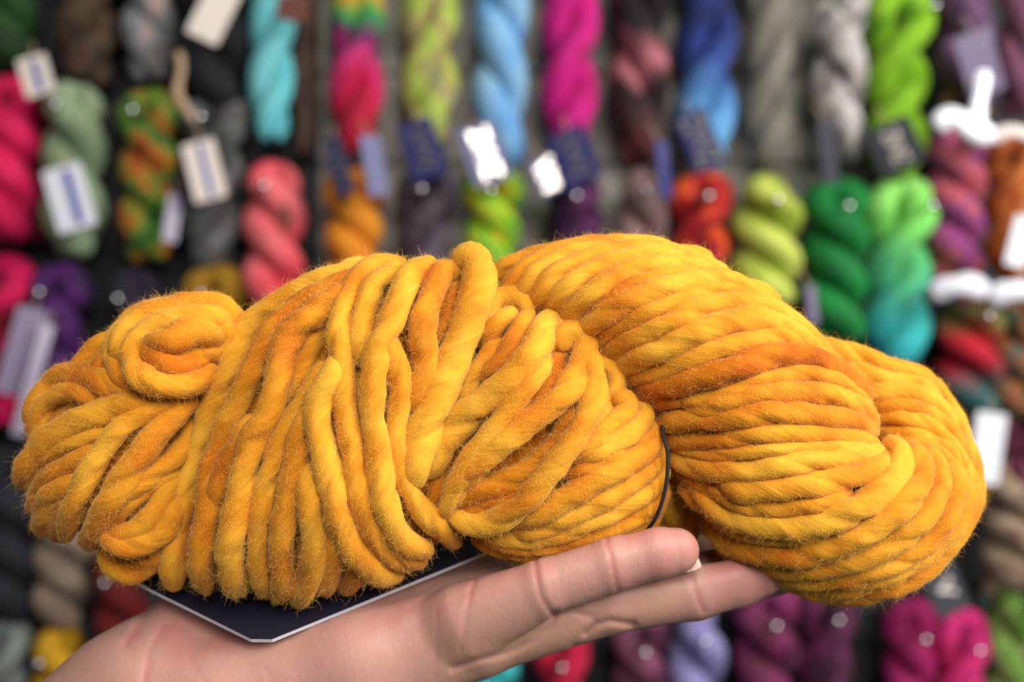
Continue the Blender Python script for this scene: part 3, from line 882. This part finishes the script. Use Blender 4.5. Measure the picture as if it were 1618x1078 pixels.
def ply_mesh(name, L_, w, pitch, phase, hand_=1):
    """one ply of a twisted hank, hanging from the origin downwards: arch over the peg, then a helix to the bottom"""
    rt = 0.262 * w; ro = 0.238 * w
    n_ = int(L_ / 3.0)
    s_ = np.linspace(0, 1, n_)
    z = -s_ * (L_ - 2 * rt) - rt
    ang = phase + hand_ * (2 * math.pi * (s_ * (L_ - 2 * rt)) / pitch)
    env = 1 - 0.9 * np.clip((s_ - 0.88) / 0.12, 0, 1) ** 2
    open_ = np.clip(1 - s_ / 0.22, 0, 1)
    ro_ = ro * (env + 0.35 * open_)
    x = ro_ * np.cos(ang); y = ro_ * np.sin(ang) * 0.85
    # arch: close the loop at the top
    top_r = ro_[0]
    a2 = np.linspace(math.pi / 2, 0, 10)[:-1]
    ax = top_r * np.cos(a2) * np.cos(ang[0]); ay = top_r * np.cos(a2) * np.sin(ang[0]) * 0.85; az = z[0] + top_r * np.sin(a2)
    cen = np.concatenate([np.stack([ax, ay, az], 1), np.stack([x, y, z], 1)]) * PXW
    sp = np.concatenate([[0], np.cumsum(np.linalg.norm(np.diff(cen, axis=0), axis=1))]) / PXW
    r = rt * (1 + 0.10 * np.sin(sp / pitch * 2 * math.pi * 1.0 + phase) + 0.06 * np.sin(sp / 31.0 + phase * 3))
    r = r * (1 - 0.25 * np.clip(1 - sp / (1.2 * rt), 0, 1)) * (0.35 + 0.65 * np.sqrt(np.clip((sp[-1] - sp) / (0.9 * rt), 0, 1)))
    V, nn, tan, th = tube(cen, r * PXW, sp, nseg=24, lobes=0.0)
    # strand ridges round the ply
    m_ = V.shape[1]
    rid = 1 + 0.035 * np.cos(11 * th[None, :] + sp[:, None] / 24.0)
    V = cen[:, None] + (V - cen[:, None]) * rid[..., None]
    n2 = len(cen)
    f = [(i * m_ + j, (i + 1) * m_ + j, (i + 1) * m_ + j + 1, i * m_ + j + 1) for i in range(n2 - 1) for j in range(m_ - 1)]
    vv = V.reshape(-1, 3); c_ = len(vv)
    vv = np.vstack([vv, cen[-1:] + np.array([[0, 0, -0.1 * rt * PXW]])])
    f += [(c_, (n2 - 1) * m_ + j + 1, (n2 - 1) * m_ + j) for j in range(m_ - 1)]
    me = bpy.data.meshes.new(name)
    me.from_pydata([tuple(q) for q in vv], [], f)
    me.polygons.foreach_set('use_smooth', [True] * len(me.polygons))
    uvl = me.uv_layers.new(name='UVMap')
    li = np.zeros(len(me.loops), np.int32); me.loops.foreach_get('vertex_index', li)
    uu = np.zeros((len(vv), 2)); uu[:c_, 0] = np.tile(th / (2 * math.pi) + 0.5, n2); uu[:c_, 1] = np.repeat(sp / 100.0, m_)
    uvl.data.foreach_set('uv', uu[li].ravel())
    me.materials.append(WHITE)
    me.update()
    return me


BASES = []
for (pitch, hand_, ph) in ((165, 1, 0.3), (165, -1, 0.3), (195, 1, 1.2), (135, -1, 2.2)):
    BASES.append((ply_mesh('ply', 290, 95, pitch, ph, hand_), ply_mesh('ply', 290, 95, pitch, ph + math.pi, hand_)))
GROUP = 'skeins hanging on the display wall'
HOOKS = []
hook_me = None


def make_hook(x, z, y_tip, label):
    """chrome peg standing out of the slat wall with a ball tip"""
    h = empty('peg_hook', (x, WY, z))
    tag(h, label, 'hook', 'chrome peg hooks of the display wall')
    bm = bmesh.new()
    ln_ = WY - y_tip
    mt = Matrix.Translation((0, -ln_ / 2, 0)) @ Matrix.Rotation(math.pi / 2, 4, 'X')
    bmesh.ops.create_cone(bm, cap_ends=True, segments=14, radius1=0.0028, radius2=0.0028, depth=ln_, matrix=mt)
    me = bpy.data.meshes.new('peg'); bm.to_mesh(me); bm.free(); me.materials.append(CHROME)
    for nm_, mesh_ in (('peg', me),):
        o = bpy.data.objects.new(nm_, mesh_); COL.objects.link(o); o.parent = h
    bm = bmesh.new(); bmesh.ops.create_uvsphere(bm, u_segments=16, v_segments=10, radius=0.0042, matrix=Matrix.Translation((0, -ln_, 0)))
    me = bpy.data.meshes.new('ball_tip'); bm.to_mesh(me); bm.free(); me.materials.append(CHROME)
    me.polygons.foreach_set('use_smooth', [True] * len(me.polygons))
    o = bpy.data.objects.new('ball_tip', me); COL.objects.link(o); o.parent = h
    bm = bmesh.new(); bmesh.ops.create_cube(bm, size=1.0, matrix=Matrix.Translation((0, -0.002, 0)) @ Matrix.Diagonal((0.016, 0.004, 0.026, 1)))
    bmesh.ops.bevel(bm, geom=bm.edges[:], offset=0.0012, segments=1)
    me = bpy.data.meshes.new('backplate'); bm.to_mesh(me); bm.free(); me.materials.append(CHROME)
    o = bpy.data.objects.new('backplate', me); COL.objects.link(o); o.parent = h


def hang(u, vt, vb, w, cols, label, base=0, depth=0.0, scale=9.0, mode='noise', hook=True, rot=0.0, hx=0.0, tilt=0.0):
    y = WALL_Y + depth
    k_ = y / WALL_Y
    h = empty('hanging_skein', B(u, vt, y))
    tag(h, label, 'yarn', GROUP)
    m = yarn_mat('yarn_' + label.replace(' ', '_')[:40], cols, scale, mode)
    for me in BASES[base % len(BASES)]:
        o = bpy.data.objects.new('ply', me)
        COL.objects.link(o)
        o.parent = h
        o.material_slots[0].link = 'OBJECT'
        o.material_slots[0].material = m
    sx = w / 95.0 * k_
    h.scale = (sx, sx, (vb - vt) / 290.0 * k_)
    h.rotation_euler = (0, tilt, rot)
    if hook:
        make_hook(B(u, 0, y).x + hx * PXW, B(u, vt + 0.30 * w, y).z, WALL_Y - 0.045, 'chrome peg holding the ' + label)
    return h


hang(12, -170, 128, 92, [(20, 46, 18), (40, 80, 30)], 'dark green skein at the top left corner', 0)
hang(140, -150, 152, 98, [(40, 26, 26), (66, 52, 40), (84, 66, 40), (70, 26, 30)], 'dark brown mottled skein in the top row', 1, scale=14)
hang(236, -150, 143, 82, [(96, 90, 86), (150, 146, 136), (120, 130, 146), (176, 150, 140)], 'pale grey speckled skein in the top row', 0, scale=16)
hang(338, -130, 196, 112, [(20, 19, 23), (34, 30, 36)], 'charcoal black skein behind the cream tag', 2)
hang(430, -150, 246, 72, [(88, 186, 196), (130, 214, 216)], 'aqua blue skein hanging at upper left', 3, scale=5)
hang(484, -150, 270, 44, [(74, 56, 48), (104, 78, 64), (60, 58, 54)], 'taupe brown skein just right of the aqua one', 1, depth=0.03, hook=False)
hang(565, -120, 268, 88, [(170, 8, 46), (180, 10, 52), (196, 14, 70), (206, 50, 120), (96, 24, 84), (40, 160, 80), (236, 160, 20), (190, 206, 40), (230, 190, 30), (230, 180, 30)], 'rainbow skein of yellow, green and magenta', 1, mode='grad', scale=7)
hang(680, -120, 248, 92, [(150, 164, 70), (178, 196, 84), (168, 140, 90), (160, 172, 120)], 'pale lime skein with rusty flecks', 1, scale=10)
hang(790, -120, 292, 88, [(84, 142, 206), (120, 176, 220), (146, 190, 220)], 'sky blue skein in the top row', 0, scale=7)
hang(902, -120, 270, 92, [(176, 8, 100), (206, 16, 128), (190, 10, 116)], 'hot magenta skein in the top row', 1, scale=8)
hang(1010, -120, 282, 94, [(110, 56, 54), (70, 36, 36), (20, 10, 14), (190, 110, 120), (18, 8, 12), (24, 10, 16), (150, 50, 80), (176, 76, 104), (120, 40, 60)], 'burgundy skein fading to near black', 2, mode='grad', scale=6)
hang(1118, -100, 292, 96, [(104, 168, 216), (96, 160, 214), (40, 64, 140), (22, 32, 84), (40, 66, 146), (26, 40, 100)], 'navy skein with a light blue lower end', 1, mode='grad', scale=7)
hang(1214, -120, 290, 78, [(100, 96, 86), (132, 126, 114)], 'grey brown skein in the top row', 3)
hang(1324, -110, 280, 88, [(40, 36, 48), (150, 140, 136), (206, 200, 196), (52, 46, 56)], 'white and charcoal skein in the top row', 0, scale=11)
hang(1418, 2, 308, 98, [(86, 140, 12), (138, 190, 28), (120, 176, 22)], 'lime green skein below the top edge', 1, scale=8, hx=30)
hang(1522, -130, 216, 88, [(80, 48, 80), (112, 76, 112), (60, 44, 44), (140, 110, 60)], 'mauve purple skein behind the silver tag', 0, scale=10)
hang(1608, -110, 205, 64, [(90, 50, 74), (122, 70, 96)], 'plum grey skein at the top right corner', 2, scale=9)

hang(12, 142, 398, 98, [(206, 10, 80), (230, 28, 92), (190, 6, 70)], 'hot pink skein at the left edge, second row', 0, scale=6)
hang(68, 160, 400, 50, [(110, 4, 34), (80, 4, 24)], 'dark crimson skein between pink and sage skeins', 1, depth=0.03, hook=False)
hang(118, 152, 424, 98, [(124, 144, 108), (148, 166, 130)], 'sage green skein behind the white striped tag', 2, scale=5)
hang(234, 163, 430, 88, [(40, 84, 30), (76, 130, 46), (120, 130, 40), (184, 110, 30), (150, 60, 24)], 'green skein with orange patches', 0, scale=12)
hang(338, 172, 440, 92, [(52, 54, 52), (96, 100, 92), (84, 74, 76), (110, 108, 112)], 'dark grey speckled skein behind the cream striped tag', 1, scale=12)
hang(433, 274, 516, 98, [(216, 62, 74), (240, 96, 104), (244, 116, 120)], 'coral pink skein left of the mustard skein', 2, scale=5)
hang(558, 285, 520, 90, [(216, 120, 14), (238, 150, 34)], 'orange skein under the rainbow one', 0, scale=5)
hang(672, 284, 520, 84, [(50, 42, 48), (96, 84, 96), (70, 50, 66)], 'dark grey purple skein under the lime one', 1, scale=12)
hang(776, 284, 530, 88, [(206, 190, 30), (160, 206, 40), (80, 160, 40), (190, 200, 40)], 'yellow and green skein under the sky blue one', 0, scale=9)
hang(906, 292, 530, 92, [(38, 12, 40), (66, 22, 66), (100, 40, 90)], 'dark purple skein under the magenta one', 3, scale=9)
hang(1012, 286, 530, 80, [(118, 88, 88), (150, 120, 116)], 'dusty taupe pink skein', 2, scale=6)
hang(1106, 292, 530, 92, [(140, 8, 20), (176, 14, 28), (236, 90, 24), (170, 10, 30)], 'red skein with an orange patch', 1, scale=8)
hang(1210, 292, 500, 112, [(170, 186, 64), (204, 216, 96), (190, 204, 84)], 'chartreuse skein above the mustard skein', 2, scale=5)
hang(1318, 304, 560, 102, [(8, 112, 46), (16, 148, 62)], 'emerald green skein right of the chartreuse one', 0, scale=5)
hang(1420, 304, 600, 104, [(40, 176, 186), (66, 196, 188), (80, 180, 120), (120, 214, 96), (150, 226, 104)], 'mint green skein fading to turquoise', 1, mode='grad', scale=6, hx=24)
hang(1507, 216, 458, 90, [(180, 76, 90), (196, 92, 104), (140, 60, 130), (186, 90, 90)], 'dusty rose skein with a purple patch', 0, scale=7)
hang(1600, 222, 458, 78, [(160, 70, 26), (204, 116, 44), (188, 96, 34)], 'rust orange skein at the right edge', 1, scale=7)

hang(2, 425, 690, 88, [(196, 0, 78), (214, 6, 84), (110, 4, 30)], 'crimson pink skein at the left edge, third row', 1, scale=5)
hang(93, 440, 720, 82, [(54, 14, 70), (86, 30, 104), (40, 16, 56)], 'deep purple skein in the third row', 0, scale=8)
hang(212, 448, 730, 90, [(22, 16, 28), (42, 28, 50)], 'near black purple skein behind the knotted end', 2, scale=8)
hang(338, 440, 700, 92, [(146, 104, 12), (170, 124, 20)], 'dull mustard skein peeking above the knotted end', 0, scale=6)
hang(1530, 470, 668, 104, [(60, 118, 118), (50, 90, 90), (176, 10, 36), (196, 16, 42), (120, 130, 70), (200, 80, 90)], 'red, teal and green skein right of the mustard skein', 2, mode='grad', scale=6)
hang(1604, 470, 690, 84, [(44, 60, 46), (70, 84, 56), (170, 88, 26), (50, 92, 92)], 'dark multicoloured skein at the right edge, third row', 0, scale=13)
hang(1606, 672, 780, 80, [(130, 40, 72), (96, 30, 56)], 'dark pink skein at the right edge', 1, scale=8)

hang(20, 730, 1000, 96, [(20, 20, 30), (36, 34, 44)], 'black navy skein at the left edge', 0)
hang(100, 812, 1000, 90, [(116, 98, 82), (156, 136, 116)], 'taupe twisted skein at lower left', 2, scale=6, hook=False)
hang(192, 880, 1130, 84, [(84, 6, 8), (112, 14, 12)], 'dark red skein above the wrist', 0, scale=7)
hang(92, 1004, 1240, 78, [(206, 156, 20), (190, 140, 16)], 'yellow skein at the lower left', 2, scale=6)
hang(6, 990, 1240, 70, [(116, 124, 116), (140, 150, 142)], 'grey green skein at the bottom left corner', 1, scale=6)
hang(770, 1040, 1290, 84, [(40, 170, 178), (80, 206, 204)], 'turquoise skein below the palm', 0, scale=6)
hang(884, 1010, 1270, 80, [(176, 10, 66), (214, 26, 60)], 'hot pink and red skein below the hand', 1, scale=7)
hang(1010, 985, 1250, 86, [(90, 40, 66), (140, 74, 104)], 'dusky mauve skein below the fingers', 0, scale=8)
hang(1100, 966, 1240, 92, [(128, 118, 170), (166, 156, 208)], 'lavender skein below the fingers', 2, scale=6)
hang(1208, 940, 1220, 102, [(76, 24, 50), (130, 40, 92), (96, 34, 60)], 'plum skein below the fingertips', 0, scale=8)
hang(1302, 936, 1220, 88, [(60, 18, 44), (112, 36, 82)], 'dark plum skein below the right body', 1, scale=8)
hang(1434, 968, 1240, 78, [(130, 14, 72), (176, 24, 100)], 'fuchsia skein at the bottom, left of its twin', 0, scale=6)
hang(1516, 984, 1250, 80, [(190, 24, 104), (222, 44, 120)], 'bright fuchsia pink skein at lower right', 1, scale=6)
hang(1594, 930, 1200, 72, [(70, 110, 34), (120, 160, 60), (160, 170, 120)], 'moss green skein at the bottom right corner', 2, scale=8)
hang(1600, 740, 960, 100, [(96, 66, 52), (150, 128, 104), (170, 148, 124)], 'tan and cream skein at the right edge', 0, scale=8)

# ------------------------------------------------------------------ paper tags hanging on the skeins
def card_tag(u, v, y, w, h, ang, mat, label, name='paper_tag', cat='tag', text=None, stripe=None, face=None, group=None, cord=True, rnd=0.07):
    """rectangular tag, centre at (u, v); ang = clockwise turn in degrees; face = direction its front looks along"""
    o = empty(name, B(u, v, y))
    tag(o, label, cat, group)
    k_ = PX * y
    bw, bh, bt = w * k_ / 2, h * k_ / 2, 0.0011
    bm = bmesh.new()
    bmesh.ops.create_cube(bm, size=1.0, matrix=Matrix.Diagonal((2 * bw, 2 * bt, 2 * bh, 1)))
    ve = [e for e in bm.edges if abs(e.verts[0].co.y - e.verts[1].co.y) > bt]
    bmesh.ops.bevel(bm, geom=ve, offset=min(bw, bh) * rnd, segments=4, affect='EDGES')
    me = bpy.data.meshes.new('card'); bm.to_mesh(me); bm.free(); me.materials.append(mat)
    c = bpy.data.objects.new('card', me); COL.objects.link(c); c.parent = o
    if stripe:
        sw, sh, sx = stripe
        bm = bmesh.new()
        bmesh.ops.create_cube(bm, size=1.0, matrix=Matrix.Translation((sx * bw, -bt - 0.0002, 0)) @ Matrix.Diagonal((2 * bw * sw, 0.0006, 2 * bh * sh, 1)))
        me = bpy.data.meshes.new('printed_stripe'); bm.to_mesh(me); bm.free(); me.materials.append(BLUEINK)
        s_ = bpy.data.objects.new('printed_stripe', me); COL.objects.link(s_); s_.parent = o
    if text:
        tx, size, lens_ = text
        cu = bpy.data.curves.new('foil_lettering', 'FONT')
        cu.body = tx; cu.align_x = 'CENTER'; cu.align_y = 'CENTER'; cu.extrude = 0.0003
        cu.size = size * k_; cu.offset = 0.02 * size * k_
        cu.space_character = 0.92
        to = bpy.data.objects.new('lettering_source', cu); COL.objects.link(to)
        dg = bpy.context.evaluated_depsgraph_get()
        me = bpy.data.meshes.new_from_object(to.evaluated_get(dg)); me.name = 'foil_lettering'
        bpy.data.objects.remove(to)
        mxx = max(v_.co.x for v_ in me.vertices)
        me.materials.clear(); me.materials.append(FOIL)
        f_ = bpy.data.objects.new('foil_lettering', me); COL.objects.link(f_); f_.parent = o
        f_.location = (0, -bt - 0.0006, 0)
        f_.rotation_euler = (math.radians(90), math.radians(90), 0)     # reads downwards
        sc_ = lens_ * bh / mxx
        f_.scale = (sc_, 1.0, 1.0)
        f_['label'] = 'silver foil lettering'
    if cord:
        n_ = 9
        pts = [Vector((0.0, 0.0006, bh * 0.86)) + Vector((0.10 * bw * math.sin(i / 3), 0.012 * (i / (n_ - 1)), 0.022 * i / (n_ - 1))) for i in range(n_)]
        V, nn, tan, th = tube(np.array(pts), np.full(n_, 0.0009), np.arange(n_) * 1.0, nseg=8, lobes=0)
        m_ = V.shape[1]
        mesh = mesh_obj('cord', V.reshape(-1, 3), [(i * m_ + j, (i + 1) * m_ + j, (i + 1) * m_ + j + 1, i * m_ + j + 1) for i in range(n_ - 1) for j in range(m_ - 1)], TWINE)
        mesh.parent = o
    R = Matrix.Identity(3)
    if face is not None:
        f = Vector(face).normalized()
        x = Vector((0, 0, 1)).cross(-f) * -1
        x = (-f).cross(Vector((0, 0, 1))).normalized()
        z = x.cross(-f).normalized()
        R = Matrix((x, -f, z)).transposed()
    R = R @ Matrix.Rotation(math.radians(ang), 3, 'Y')
    o.rotation_euler = R.to_euler()
    return o


def half(u, v, y):
    p = B(u, v, y)
    a = (-p).normalized(); b_ = (FRONT_LOC - p).normalized()
    return (a + b_).normalized()


TY = WALL_Y - 0.055
GT = 'navy tags with silver lettering'
card_tag(535, 262, TY, 30, 100, -22, NAVYTAG, 'thin navy tag seen edge on with pale foil lettering, left of the orange skein', text=('ZVVZ', 40, 0.9), group=GT, face=(-0.5, -1, 0.1))
card_tag(591, 262, TY, 36, 96, -8, NAVYTAG, 'plain navy blue tag strip above the orange skein', group=GT, face=(0.75, -1, 0.1))
card_tag(668, 236, TY, 58, 92, -17, NAVYTAG, 'navy tag with faint lettering below the lime flecked skein', text=('ZVVZ', 40, 0.8), group=GT, face=(-0.25, -1, -0.1))
card_tag(765, 243, TY, 62, 96, -20, NAVYTAG, 'navy tag with glaring silver lettering below the sky blue skein', text=('ZVVZ', 44, 0.86), group=GT, face=half(765, 243, TY))
card_tag(866, 276, TY + 0.012, 46, 60, -25, NAVYTAG, 'small tag showing one patch of pale foil left of the larger navy tag', text=('VM', 52, 0.8), group=GT, face=half(866, 276, TY) + Vector((0.05, 0, 0)))
card_tag(907, 248, TY, 64, 92, -22, NAVYTAG, 'mid blue tag with faint lettering below the magenta skein', text=('ZVVZ', 42, 0.85), group=GT, face=(-0.4, -1, 0.05))
card_tag(1048, 268, TY, 28, 90, -8, NAVYTAG, 'narrow blue tag turned edge on between burgundy and navy skeins', group=GT, face=(0.9, -1, 0))
card_tag(1106, 222, TY, 50, 96, -24, NAVYTAG, 'navy tag with tan foil lettering in front of the navy skein', text=('ZVVZ', 52, 0.92), group=GT, face=half(1106, 222, TY) + Vector((-0.34, 0, -0.05)))
card_tag(1308, 240, TY, 40, 100, -8, NAVY, 'dark navy tag hanging below the white and charcoal skein', group=GT, face=(0.6, -1, 0))
card_tag(1414, 232, TY, 70, 78, -25, NAVY, 'dark navy tag on the lime green skein', text=('ZVVZ', 36, 0.7), group=GT, face=(-0.2, -1, -0.2))
card_tag(1492, 930, TY, 58, 80, -20, NAVY, 'dark navy tag below the right end of the mustard skein', text=('V', 40, 0.35), group=GT, face=(0.1, -1, 0.2))
GW = 'white and cream paper tags'
card_tag(57, 120, TY, 46, 62, -16, CREAM, 'white tag hanging from the dark green skein', stripe=(0.22, 0.8, 0.1), group=GW)
card_tag(338, 20, TY, 54, 92, 26, CREAM, 'blank cream tag in front of the charcoal skein', group=GW)
card_tag(110, 313, TY, 62, 102, -16, WHITE, 'white tag with blue stripe on the sage green skein', stripe=(0.2, 0.86, 0.2), group=GW)
card_tag(323, 270, TY, 52, 94, -14, CREAM, 'cream tag with dark blue stripe on the grey speckled skein', stripe=(0.15, 0.9, 0.1), group=GW)
card_tag(272, 345, TY + 0.02, 22, 76, 8, SLEEVE, 'narrow grey tag edge beside the green and orange skein', group=GW, face=(0.7, -1, 0))
card_tag(34, 555, TY, 44, 140, 14, SLEEVE, 'lilac grey tag in front of the crimson pink skein', group=GW, face=(0.5, -1, 0))
card_tag(52, 600, TY - 0.012, 20, 180, 14, SLEEVE, 'long narrow lilac tag beside the deep purple skein', group=GW, face=(0.5, -1, 0.1))
card_tag(1548, 100, TY, 54, 100, -18, SLEEVE, 'silvery lilac tag in front of the mauve skein', group=GW, face=half(1548, 100, TY) + Vector((0.1, 0, -0.15)))
card_tag(1560, 708, TY, 48, 112, 8, WHITE, 'white tag hanging right of the mustard skein', group=GW)
card_tag(1612, 382, TY, 34, 80, 14, WHITE, 'white tag on the rust orange skein', group=GW)
card_tag(1292, 480, TY, 18, 62, -8, SLEEVE, 'thin grey tag edge beside the emerald skein', group=GW, face=(0.5, -1, 0)).location.y += 0.02
card_tag(462, 14, TY, 50, 40, 8, BROWNTAG, 'small dark brown tag beside the aqua skein', group=None)
card_tag(450, 345, TY, 50, 42, 0, BROWNTAG, 'round brown tag on the coral pink skein', group=None, cord=False, rnd=0.9)


def wrap_band(name, pts, w, mat, label, cat='wrapper', group=None):
    """folded strip of shiny paper through points (u, v, depth offset)"""
    q_, s__ = resample([(a, b_, c * 1.0) for a, b_, c in pts], 6)
    cen = np.array([B(a, b_, TY + c * PXW) for a, b_, c in q_])
    r = 0.5 * w * PXW * (0.7 + 0.3 * np.sqrt(np.clip(np.minimum(s__, s__[-1] - s__) / (0.5 * w), 0, 1)))
    V, nn, tan, th = tube(cen, r, s__, nseg=14, lobes=0.12)
    flat = V.copy(); flat[..., 1] = cen[:, None, 1] + (V[..., 1] - cen[:, None, 1]) * 0.5
    m_ = V.shape[1]; n_ = len(cen)
    vv = np.vstack([flat.reshape(-1, 3), cen[:1], cen[-1:]])
    c_ = n_ * m_
    f = [(i * m_ + j, (i + 1) * m_ + j, (i + 1) * m_ + j + 1, i * m_ + j + 1) for i in range(n_ - 1) for j in range(m_ - 1)]
    f += [(c_, j, j + 1) for j in range(m_ - 1)] + [(c_ + 1, (n_ - 1) * m_ + j + 1, (n_ - 1) * m_ + j) for j in range(m_ - 1)]
    o = mesh_obj(name, vv, f, mat)
    tag(o, label, cat, group)
    return o


GLOSS = simple('foil_wrap_glare_white', lin(245, 246, 252), 0.12, 0.0, 1.0)  # near-white base paints the window glare onto the foil wraps
wrap_band('paper_wrapper', [(1478, 200, 0), (1498, 186, -4), (1518, 190, -6), (1530, 200, -8), (1550, 210, -8), (1568, 214, -4)], 32, GLOSS, 'foil wrap coloured white as window glare over the dusty rose skein')
wrap_band('paper_wrapper', [(1556, 108, 4), (1550, 140, 2), (1546, 170, 0), (1542, 205, -6)], 23, GLOSS, 'upright foil strip coloured white as window glare below the silvery lilac tag')
wrap_band('paper_wrapper', [(1566, 222, 0), (1585, 210, -4), (1606, 208, -2), (1630, 216, 2)], 20, CREAM, 'cream paper band at the right edge above the rust orange skein')
wrap_band('paper_wrapper', [(1470, 462, 4), (1500, 454, -4), (1530, 450, -8), (1556, 460, 0)], 34, WHITE, 'white band under the dusty rose skein')
wrap_band('paper_wrapper', [(1562, 470, 0), (1590, 462, -4), (1625, 456, 0)], 34, WHITE, 'white band under the rust orange skein')
wrap_band('wool_tie', [(282, 82, 0), (286, 110, -4), (280, 145, -8), (294, 172, -6), (306, 192, 0)], 13, TWINE, 'cream twisted wool tie left of the charcoal skein', 'tie')
